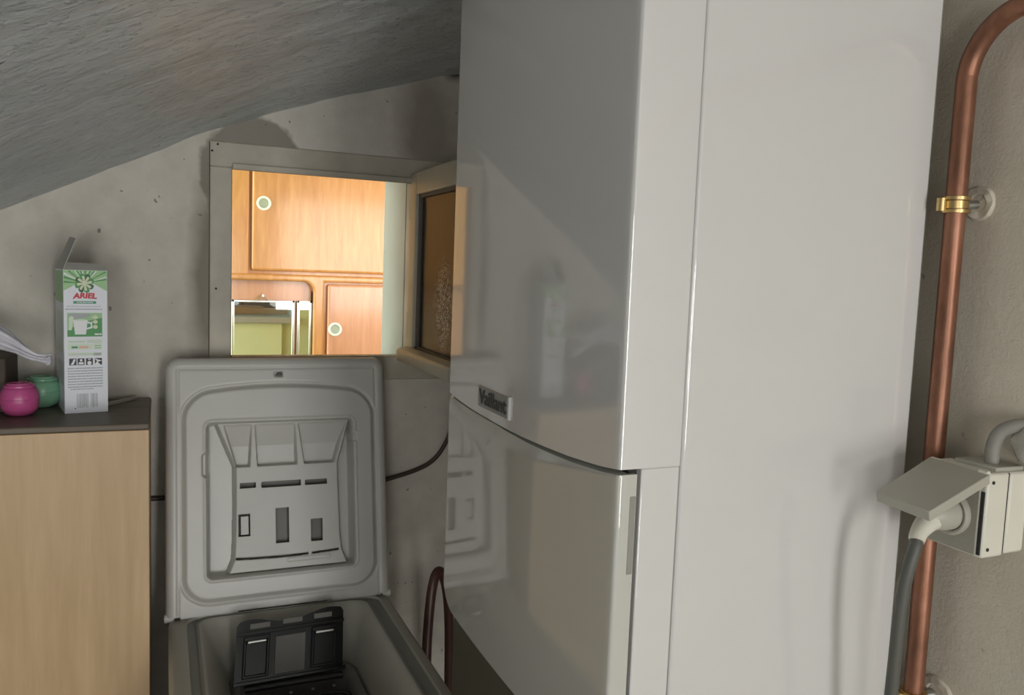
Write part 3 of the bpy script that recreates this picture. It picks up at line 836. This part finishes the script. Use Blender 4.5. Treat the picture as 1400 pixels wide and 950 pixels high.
back = [(u, max(v_, 0.002)) for u, v_ in back]
lidp = lambda p, w_: (p[0], LH.y + LV.y * p[1] + LN.y * w_, LH.z + LV.z * p[1] + LN.z * w_)
bk = MB().loft([[lidp(p, 0.0012) for p in back], [lidp(p, -0.018) for p in back], [lidp((p[0] * 0.97 + 0.006, p[1] * 0.97 + 0.006), -0.024) for p in back]], 0, False, True)
obj('lid_shell', bk, M['washer'], lid)
obj('latch_hook', MB().hexa(*[[tuple(Vector((u, 0, 0)) + Vector((0, LH.y, LH.z)) + LV * v_ + LN * w_) for (u, v_) in ((0.201, 0.432), (0.213, 0.432), (0.213, 0.438), (0.204, 0.438))] for w_ in (0.010, 0.0185)]), M['sash_dark'], lid, bevel=0.0008)
# dispenser plate
TU, TV = np.meshgrid(np.linspace(0.086, 0.346, 236), np.linspace(0.068, 0.344, 250))
def half(v_):   # left and right outline of the plate at height v
    kv = [0.068, 0.080, 0.092, 0.12, 0.18, 0.23, 0.262, 0.285, 0.31, 0.344]
    l = [0.110, 0.115, 0.120, 0.1215, 0.123, 0.1235, 0.1235, 0.114, 0.104, 0.091]
    r_ = [0.336, 0.332, 0.327, 0.324, 0.3225, 0.3215, 0.3215, 0.329, 0.336, 0.345]
    return np.interp(v_, kv, l), np.interp(v_, kv, r_)
lft, rgt = half(TV)
edge = np.minimum(TU - lft, rgt - TU)
hb = -0.010 + 0.018
tray_h = np.full_like(TU, 0.0)
body = -0.003 + 0.010
tray_h = body - 0.022 * (1 - sstep(-0.001, 0.006, edge))
# three chutes: deep at their foot, shallow at the top, with blades between
chute_depth = np.interp(TV, [0.260, 0.264, 0.30, 0.338, 0.342], [0.0, 0.021, 0.016, 0.003, 0.0])
q = (TV - 0.262) / 0.08
blade = lambda c0, c1: np.abs(TU - (c0 + (c1 - c0) * q)) - np.interp(q, [0, 1], [0.0060, 0.0016])
bl = np.minimum(blade(0.160, 0.160), blade(0.247, 0.240))
lside, rside = np.interp(TV, [0.262, 0.340], [0.128, 0.106]), np.interp(TV, [0.262, 0.30, 0.340], [0.312, 0.322, 0.338])
inside = np.minimum(np.minimum(TU - lside, rside - TU), bl)
inside = np.minimum(inside, (TV - 0.2605))
tray_h -= chute_depth * sstep(0.0, 0.0035, inside) * (edge > 0.002)
slots = np.full_like(TU, 9.0)
for (u0, u1, v0, v1) in ((0.135, 0.163, 0.2225, 0.2315), (0.174, 0.246, 0.2220, 0.2310), (0.255, 0.296, 0.2215, 0.2305), (0.132, 0.152, 0.134, 0.174), (0.199, 0.223, 0.116, 0.181), (0.265, 0.286, 0.114, 0.155)):
    slots = np.minimum(slots, sd_rr(TU, TV, u0, u1, v0, v1, 0.001))
slit = np.abs(TV - (0.0905 + 0.35 * (TU - 0.215) ** 2)) - 0.0011
slit = np.maximum(slit, np.maximum(0.126 - TU, TU - 0.316))
slit = np.maximum(slit, 0.004 - np.abs(TU - 0.262))
tray_h -= 0.004 * sstep(0.002, -0.001, slit)
tray_h += 0.0012 * sstep(0.002, -0.001, sd_rr(TU, TV, 0.22, 0.30, 0.080, 0.086, 0.001))
keep = (edge > -0.0012) & (slots > 0.0) & (slit > -0.0004)
tr = obj('dispenser_plate', field(TU, TV, tray_h, keep), M['tray'], lid, smooth=60, recalc=False)
sm = tr.modifiers.new('thickness', 'SOLIDIFY'); sm.thickness = 0.003; sm.offset = -1
def lidbox(u0, u1, v0, v1, w0, w1):
    P = lambda u, v_, w_: (u, LH.y + LV.y * v_ + LN.y * w_, LH.z + LV.z * v_ + LN.z * w_)
    return MB().hexa([P(u0, v0, w0), P(u1, v0, w0), P(u1, v1, w0), P(u0, v1, w0)], [P(u0, v0, w1), P(u1, v0, w1), P(u1, v1, w1), P(u0, v1, w1)])
obj('dispenser_inside', lidbox(0.128, 0.318, 0.096, 0.245, -0.0155, -0.0120), M['slot_grey'], tr, smooth=0)  # dark plate added behind the slots for the shade inside them
obj('slot_tab', lidbox(0.136, 0.150, 0.136, 0.170, -0.006, 0.003), M['tray'], tr, bevel=0.0005)
for u_ in (0.03, 0.29):
    obj('lid_hinge', lidbox(u_, u_ + 0.10, -0.004, 0.006, 0.000, 0.010), M['lid'], wm, bevel=0.002)
for x_ in (0.004, 0.400):
    obj('lid_hinge_cap', MB().tube([(x_, 1.5345, -0.6415), (x_ + 0.016, 1.5345, -0.6415)], 0.008, 14, 0), M['lid'], wm)

# ------------------------------------------------------------------ hoses and cables at the back
tag(obj('wall_cable', MB().tube([(-0.25, 1.694, -0.478), (-0.021, 1.694, -0.464), (0.15, 1.694, -0.472), (0.33, 1.694, -0.474), (0.448, 1.694, -0.456), (0.535, 1.694, -0.430), (0.575, 1.694, -0.388), (0.592, 1.694, -0.33), (0.60, 1.694, -0.20)], 0.0048, 12, 8), M['brown_cable']),
    'dark cable sagging along the back wall behind the open lid', 'cable')
hs = thing('drain_hose', (0.475, 1.45, FL), 'dark ribbed hose looping up behind the washing machine, beside the boiler', 'hose')
obj('hose_tube', MB().tube([(0.462, 1.43, FL + 0.01), (0.463, 1.43, -1.1), (0.466, 1.44, -0.80), (0.470, 1.45, -0.70), (0.479, 1.46, -0.62), (0.492, 1.47, -0.588), (0.508, 1.48, -0.60), (0.522, 1.485, -0.66), (0.53, 1.49, -0.80), (0.535, 1.49, -1.2)], 0.0095, 14, 8), M['hose'], hs)
obj('hose_collar', MB().lathe([(0.0095, -0.01), (0.013, -0.01), (0.013, 0.01), (0.0095, 0.01)], (0.466, 1.44, -0.80), 'z', 18), M['rubber'], hs)

# ------------------------------------------------------------------ low cabinet on the left
cz = -0.2655
ca = thing('low_cabinet', (-0.32, 1.56, FL), 'light oak low cabinet with a dark top, left of the washing machine', 'cabinet')
obj('top', MB().box(-0.62, -0.0175, 1.425, 1.69, cz - 0.011, cz), M['dark_top'], ca, bevel=0.0025)
obj('front_panel', MB().box(-0.62, -0.0185, 1.428, 1.444, FL + 0.06, cz - 0.0115), M['oak'], ca, bevel=0.001)
obj('side_panel', MB().box(-0.0355, -0.0185, 1.4445, 1.688, FL + 0.001, cz - 0.0115), M['oak'], ca, bevel=0.001)
obj('side_panel', MB().box(-0.62, -0.603, 1.4445, 1.688, FL + 0.001, cz - 0.0115), M['oak'], ca, bevel=0.001)
obj('plinth', MB().box(-0.603, -0.0355, 1.46, 1.475, FL + 0.001, FL + 0.06), M['dark_top'], ca, smooth=0)

# detergent carton (local frame: front face on y = 0, x across, z up)
CW, CD, CH = 0.0655, 0.120, 0.2405
ct = thing('detergent_carton', (-0.1165, 1.5435, cz), 'tall narrow white and green detergent carton standing open on the cabinet', 'carton', rz=math.radians(11.5))
h_ = CW / 2
sh = MB().box(-h_, h_, 0, CD, 0, CH)
sh.f.pop(1); sh.m.pop(1)
cs = obj('carton_body', sh, M['carton_white'], ct, local=True, smooth=0)
s2 = cs.modifiers.new('thickness', 'SOLIDIFY'); s2.thickness = 0.0008; s2.offset = -1
obj('inner_bag', MB().box(-h_ + 0.002, h_ - 0.002, 0.002, CD - 0.002, CH - 0.03, CH - 0.025), M['carton_grey'], ct, local=True, smooth=0)
obj('top_flap', MB().hexa([(-h_, 0.004, CH), (-h_, CD - 0.004, CH), (-h_ + 0.001, CD - 0.004, CH), (-h_ + 0.001, 0.004, CH)], [(-h_ + 0.020, 0.010, CH + 0.052), (-h_ + 0.020, CD - 0.03, CH + 0.056), (-h_ + 0.021, CD - 0.03, CH + 0.056), (-h_ + 0.021, 0.010, CH + 0.052)]), M['carton_grey'], ct, local=True, smooth=0)
obj('tuck_flap', MB().hexa([(-h_ + 0.001, 0.0, CH), (h_ - 0.001, 0.0, CH), (h_ - 0.001, 0.001, CH), (-h_ + 0.001, 0.001, CH)], [(-h_ + 0.004, 0.018, CH + 0.0125), (h_ - 0.008, 0.018, CH + 0.0110), (h_ - 0.008, 0.019, CH + 0.0110), (-h_ + 0.004, 0.019, CH + 0.0125)]), M['carton_grey'], ct, local=True, smooth=0)
obj('side_flap', MB().hexa([(h_ - 0.001, 0.004, CH), (h_ - 0.001, CD - 0.004, CH), (h_, CD - 0.004, CH), (h_, 0.004, CH)], [(h_ - 0.030, 0.012, CH + 0.004), (h_ - 0.030, CD - 0.012, CH + 0.004), (h_ - 0.030, CD - 0.012, CH + 0.005), (h_ - 0.030, 0.012, CH + 0.005)]), M['carton_grey'], ct, local=True, smooth=0)

PRN = ['p_green', 'p_lgreen', 'p_pale', 'p_dkgreen', 'p_red', 'p_white', 'p_grey', 'p_black', 'p_teal', 'p_cream', 'p_lgrey', 'p_orange']
PI_ = {k: i for i, k in enumerate(PRN)}
def K(a, b_):                 # print-plan units -> carton face (x, z)
    return ((a - 88) / 60 * CW - h_, (567 - b_) / 199 * CH)
def flat(mb, pts, mat, lay):
    y = -0.00012 * (lay + 1)
    mb.add([(K(*p)[0], y, K(*p)[1]) for p in pts], [tuple(range(len(pts)))], PI_[mat])
def bx2(mb, a0, a1, b0, b1, mat, lay): flat(mb, [(a0, b1), (a1, b1), (a1, b0), (a0, b0)], mat, lay)
def disc(mb, a, b_, r_, mat, lay, n=18, sq=1.0): flat(mb, [(a + r_ * math.cos(2 * PI * k / n), b_ - r_ * sq * math.sin(2 * PI * k / n)) for k in range(n)], mat, lay)
hd = MB()
arcp = [(88.4, 391)] + [(88.4 + 59.2 * k / 12, 391 + 5.5 * abs(math.cos(PI * k / 12)) - 9 * math.sin(PI * k / 12)) for k in range(13)] + [(147.6, 368.4), (88.4, 368.4)]
flat(hd, arcp, 'p_lgreen', 0)
cxp, cyp = 116.6, 386
random.seed(8)
for k in range(26):
    a = PI * (k + 0.5) / 26 + random.uniform(-0.03, 0.03)
    ca_, sa_ = math.cos(a), math.sin(a)
    # a ray out to the edge of the header
    Lx = (30.5 if ca_ > 0 else 28) / max(abs(ca_), 1e-3); Ly = 17.2 / max(sa_, 1e-3)
    Lr = min(Lx, Ly)
    wd = 0.05
    p1 = (cxp + Lr * math.cos(a - wd), cyp - min(17.4, Lr * math.sin(a - wd))); p2 = (cxp + Lr * math.cos(a + wd), cyp - min(17.4, Lr * math.sin(a + wd)))
    cl = lambda p: (min(147.4, max(88.6, p[0])), max(368.6, p[1]))
    flat(hd, [(cxp, cyp), cl(p1), cl(p2)], ['p_lgreen', 'p_green', 'p_pale', 'p_lgreen', 'p_green', 'p_lgreen', 'p_white', 'p_green'][k % 8], 1)
for k in range(8):
    a = 2 * PI * k / 8 + 0.3
    pet = []
    for (r_, da) in ((1.5, -0.3), (5, -0.46), (9, -0.44), (12.0, -0.30), (13.6, -0.06), (13.6, 0.20), (11.6, 0.36), (8, 0.34), (3, 0.3)):
        pet.append((cxp + r_ * math.cos(a + da), cyp - r_ * math.sin(a + da)))
    flat(hd, pet, 'p_dkgreen' if k % 2 else 'p_green', 2)
    pet2 = [(cxp + r_ * math.cos(a + da), cyp - r_ * math.sin(a + da)) for (r_, da) in ((0.5, 0), (5, -0.42), (9, -0.33), (10.8, -0.16), (10.2, 0.06), (6, 0.16))]
    flat(hd, pet2, 'p_cream', 3)
disc(hd, cxp, cyp, 3.6, 'p_cream', 4)
obj('printed_header', hd, [M[k] for k in PRN], ct, local=True, smooth=0, recalc=False)
v_, f_ = text_mesh('ARIEL', 0.0118, 0.12, 0.00008, 0.0006)
mx = max(p[0] for p in v_) - min(p[0] for p in v_)
x_, z_ = K(117, 404.2)
scx = (33.5 / 60 * CW) / mx
obj('lettering', MB().add([(x_ + p[0] * scx, -0.0006 - p[2], z_ + p[1] * 1.02 + 0.0010 * (1 - (p[0] * scx / 0.018) ** 2)) for p in v_], f_), M['p_red'], ct, local=True, smooth=0)
bd_ = MB()
bx2(bd_, 101, 132.5, 410.8, 414.2, 'p_teal', 0)
random.seed(3)
def lines(a0, a1, rows, thick, mat, gap=0.25):
    for b_ in rows:
        a = a0
        while a < a1 - 0.5:
            wdt = random.uniform(1.6, 6.5)
            bx2(bd_, a, min(a + wdt, a1), b_ - thick / 2, b_ + thick / 2, mat, 1)
            a += wdt + gap + random.uniform(0, 0.5)
lines(106, 128, [412.5], 1.0, 'p_white')
lines(92, 139, [418.0], 1.5, 'p_lgrey')
lines(90, 141, [422.0], 1.4, 'p_grey', 0.1)
bx2(bd_, 92.6, 140.6, 427, 460, 'p_green', 0)
flat(bd_, [(92.6, 452), (105, 444), (122, 438), (140.6, 434), (140.6, 427), (92.6, 427)], 'p_lgreen', 1)
flat(bd_, [(103, 436), (124, 432), (124, 428), (94, 428), (94, 431)], 'p_grey', 2)
flat(bd_, [(94.5, 451), (98.5, 451), (101.5, 433), (98, 431), (95, 434)], 'p_pale', 3)
flat(bd_, [(103, 457), (118, 457), (120.5, 437), (100.8, 437)], 'p_white', 3)
disc(bd_, 110.6, 437, 9.9, 'p_pale', 4, 20, 0.12)
for (pa, pb_) in (((119.6, 440), (126.5, 441.5)), ((119, 449), (125, 447.5))):
    flat(bd_, [(pa[0], pa[1] + 1.2), (pb_[0], pb_[1] + 1.2), (pb_[0], pb_[1] - 1.2), (pa[0], pa[1] - 1.2)], 'p_white', 4)
bx2(bd_, 124.6, 126.8, 440.4, 448.6, 'p_white', 4)
for b_ in (433, 439.5, 446.5):
    disc(bd_, 131.2, b_, 3.2, 'p_cream', 2, 14, 0.9)
    bx2(bd_, 125.5, 127.8, b_ - 0.8, b_ + 0.8, 'p_pale', 2)
lines(130, 139.5, [456.8], 2.2, 'p_white')
for (a0, a1, b0, b1) in ((93, 117, 465, 469), (119, 140, 464, 469), (93, 127, 470.5, 478), (129, 140, 469.5, 478.5), (93, 140, 482, 487)):
    bx2(bd_, a0, a1, b0, b1, 'p_pale', 0)
lines(94, 116, [467], 1.2, 'p_lgrey'); lines(120, 139, [466, 468], 0.8, 'p_lgrey')
bx2(bd_, 98, 106.5, 473.4, 476.2, 'p_teal', 1); bx2(bd_, 108.5, 121, 473.2, 476.4, 'p_orange', 1)
lines(130, 139, [473, 476], 0.8, 'p_teal')
lines(94, 140, [484.5], 1.6, 'p_lgrey'); bx2(bd_, 128.5, 139, 483, 486.6, 'p_grey', 2)
for k, (a0, a1) in enumerate(((94.6, 104.6), (106, 115.6), (117.6, 127.2), (130, 140))):
    bx2(bd_, a0, a1, 490.4, 499.8, 'p_black', 0)
    if k == 0: flat(bd_, [(a0 + 2, 499), (a0 + 6, 499), (a0 + 9, 491.5), (a0 + 6, 491.5), (a0 + 4.5, 495)], 'p_white', 1)
    if k == 1:
        disc(bd_, a0 + 5, 493, 1.8, 'p_white', 1, 12); flat(bd_, [(a0 + 1, 498.8), (a0 + 8.6, 498.8), (a0 + 7.8, 495.6), (a0 + 2, 495.6)], 'p_white', 1)
    if k == 2:
        disc(bd_, a0 + 4.8, 497, 2.9, 'p_white', 1, 14); bx2(bd_, a0 + 3, a0 + 6.6, 491.2, 492.6, 'p_white', 1)
    if k == 3: flat(bd_, [(a0, 491), (a0 + 3, 495), (a0, 499), (a0, 499.8), (a0 + 8, 499.8), (a0 + 4, 496), (a0 + 9.8, 494)], 'p_white', 1)
lines(92.5, 141, [504.2 + 3.72 * k for k in range(8)], 1.5, 'p_grey', 0.2)
lines(96, 128, [533.4], 1.3, 'p_grey', 0.2)
a = 104.6
while a < 133.5:
    wdt = random.choice((0.35, 0.7, 1.1))
    if not (120.6 < a < 122.6):
        bx2(bd_, a, min(a + wdt, 133.6), 540, 560 - (2 if int(a) % 5 == 0 else 0), 'p_grey', 0)
    a += wdt + random.choice((0.3, 0.55))
bx2(bd_, 101.6, 103.2, 559.6, 561.2, 'p_black', 0)
obj('printed_panel', bd_, [M[k] for k in PRN], ct, local=True, smooth=0, recalc=False)
sdp = MB()
for (y0, y1, z0_, z1_, mat) in ((0.004, CD - 0.004, CH - 0.055, CH - 0.002, 'p_lgreen'), (0.02, CD - 0.02, 0.10, 0.17, 'p_pale'), (0.015, CD - 0.03, 0.045, 0.085, 'p_lgrey')):
    sdp.add([(-h_ - 0.00015, y0, z0_), (-h_ - 0.00015, y1, z0_), (-h_ - 0.00015, y1, z1_), (-h_ - 0.00015, y0, z1_)], [(0, 1, 2, 3)], PI_[mat])
obj('printed_side', sdp, [M[k] for k in PRN], ct, local=True, smooth=0, recalc=False)

def dosing_ball(x, y, mat, label):
    r_ = 0.0288
    pr = [(0.0, 0.0), (0.013, 0.0), (0.021, 0.004), (0.0268, 0.0125), (r_, 0.024), (0.0285, 0.033), (0.026, 0.0425), (0.0225, 0.0475), (0.0222, 0.0505), (0.0195, 0.0510), (0.0185, 0.0535), (0.0150, 0.0540), (0.0140, 0.0500), (0.0, 0.0490)]
    o = thing('dosing_ball', (x, y, cz), label, 'dosing ball', 'dosing balls on the cabinet')
    obj('ball_shell', MB().lathe(pr[:8], (x, y, cz), 'z', 36), mat, o, smooth=60)
    obj('ball_rim', MB().lathe([(0.0215, 0.0465), (0.0232, 0.0478), (0.0230, 0.0505), (0.0195, 0.0510), (0.0185, 0.0535), (0.0150, 0.0540), (0.0140, 0.0500), (0.0, 0.0490)], (x, y, cz), 'z', 36), mat, o)
    obj('ball_seam', MB().lathe([(0.0280, 0.0265), (0.02935, 0.0275), (0.02935, 0.0285), (0.0280, 0.0295)], (x, y, cz), 'z', 36), mat, o)
dosing_ball(-0.2135, 1.535, M['pink'], 'bright pink plastic dosing ball at the cabinet edge')
dosing_ball(-0.1905, 1.615, M['green_ball'], 'mint green plastic dosing ball behind the pink one')

tag(obj('pale_strip', MB().hexa([(-0.105, 1.590, cz), (-0.100, 1.583, cz), (-0.041, 1.672, cz), (-0.046, 1.676, cz)], [(-0.105, 1.590, cz + 0.006), (-0.100, 1.583, cz + 0.006), (-0.041, 1.672, cz + 0.006), (-0.046, 1.676, cz + 0.006)]), M['strip'], bevel=0.001),
    'thin pale strip lying on the cabinet top behind the detergent carton', 'strip')
tag(obj('dark_box', MB().box(-0.50, -0.236, 1.56, 1.685, cz, cz + 0.092), M['brown_box'], bevel=0.003), 'dark brown box at the left edge of the photo, under the plastic bag', 'box')  # plain dark box filling the dark area at the left edge
# twisted clear bag lying over the box, its knotted end hanging towards the carton
bg = MB()
path = curve([(-0.42, 1.60, -0.135), (-0.33, 1.575, -0.132), (-0.262, 1.545, -0.130), (-0.222, 1.532, -0.1485), (-0.195, 1.53, -0.166), (-0.176, 1.53, -0.172), (-0.165, 1.53, -0.1735)], 10)
loops = []
for i, p in enumerate(path):
    q = i / (len(path) - 1)
    R_ = float(np.interp(q, [0, 0.35, 0.55, 0.72, 0.84, 0.90, 0.96, 1.0], [0.026, 0.018, 0.0085, 0.0055, 0.0065, 0.0095, 0.0085, 0.002]))
    tt = (path[min(i + 1, len(path) - 1)] - path[max(i - 1, 0)]).normalized()
    n1_ = tt.cross(Vector((0, 1, 0))).normalized(); n2_ = tt.cross(n1_)
    loops.append([p + (n1_ * math.cos(a) + n2_ * math.sin(a)) * R_ * (1 + 0.22 * math.sin(a * 5 + q * 9) + 0.16 * noise.noise(Vector((math.cos(a) * 2, math.sin(a) * 2, q * 14)))) for a in (2 * PI * j / 40 for j in range(40))])
bg.loft(loops, 0, True, True)
tag(obj('plastic_bag', bg, M['film'], smooth=60), 'twisted clear plastic bag end drooping in from the left', 'plastic bag')

# ------------------------------------------------------------------ lift the layout so that the floor lies at zero
for o in list(S.objects):
    if '_o' in o:
        del o['_o']
        if o.parent is None:
            o.location.z += EYE
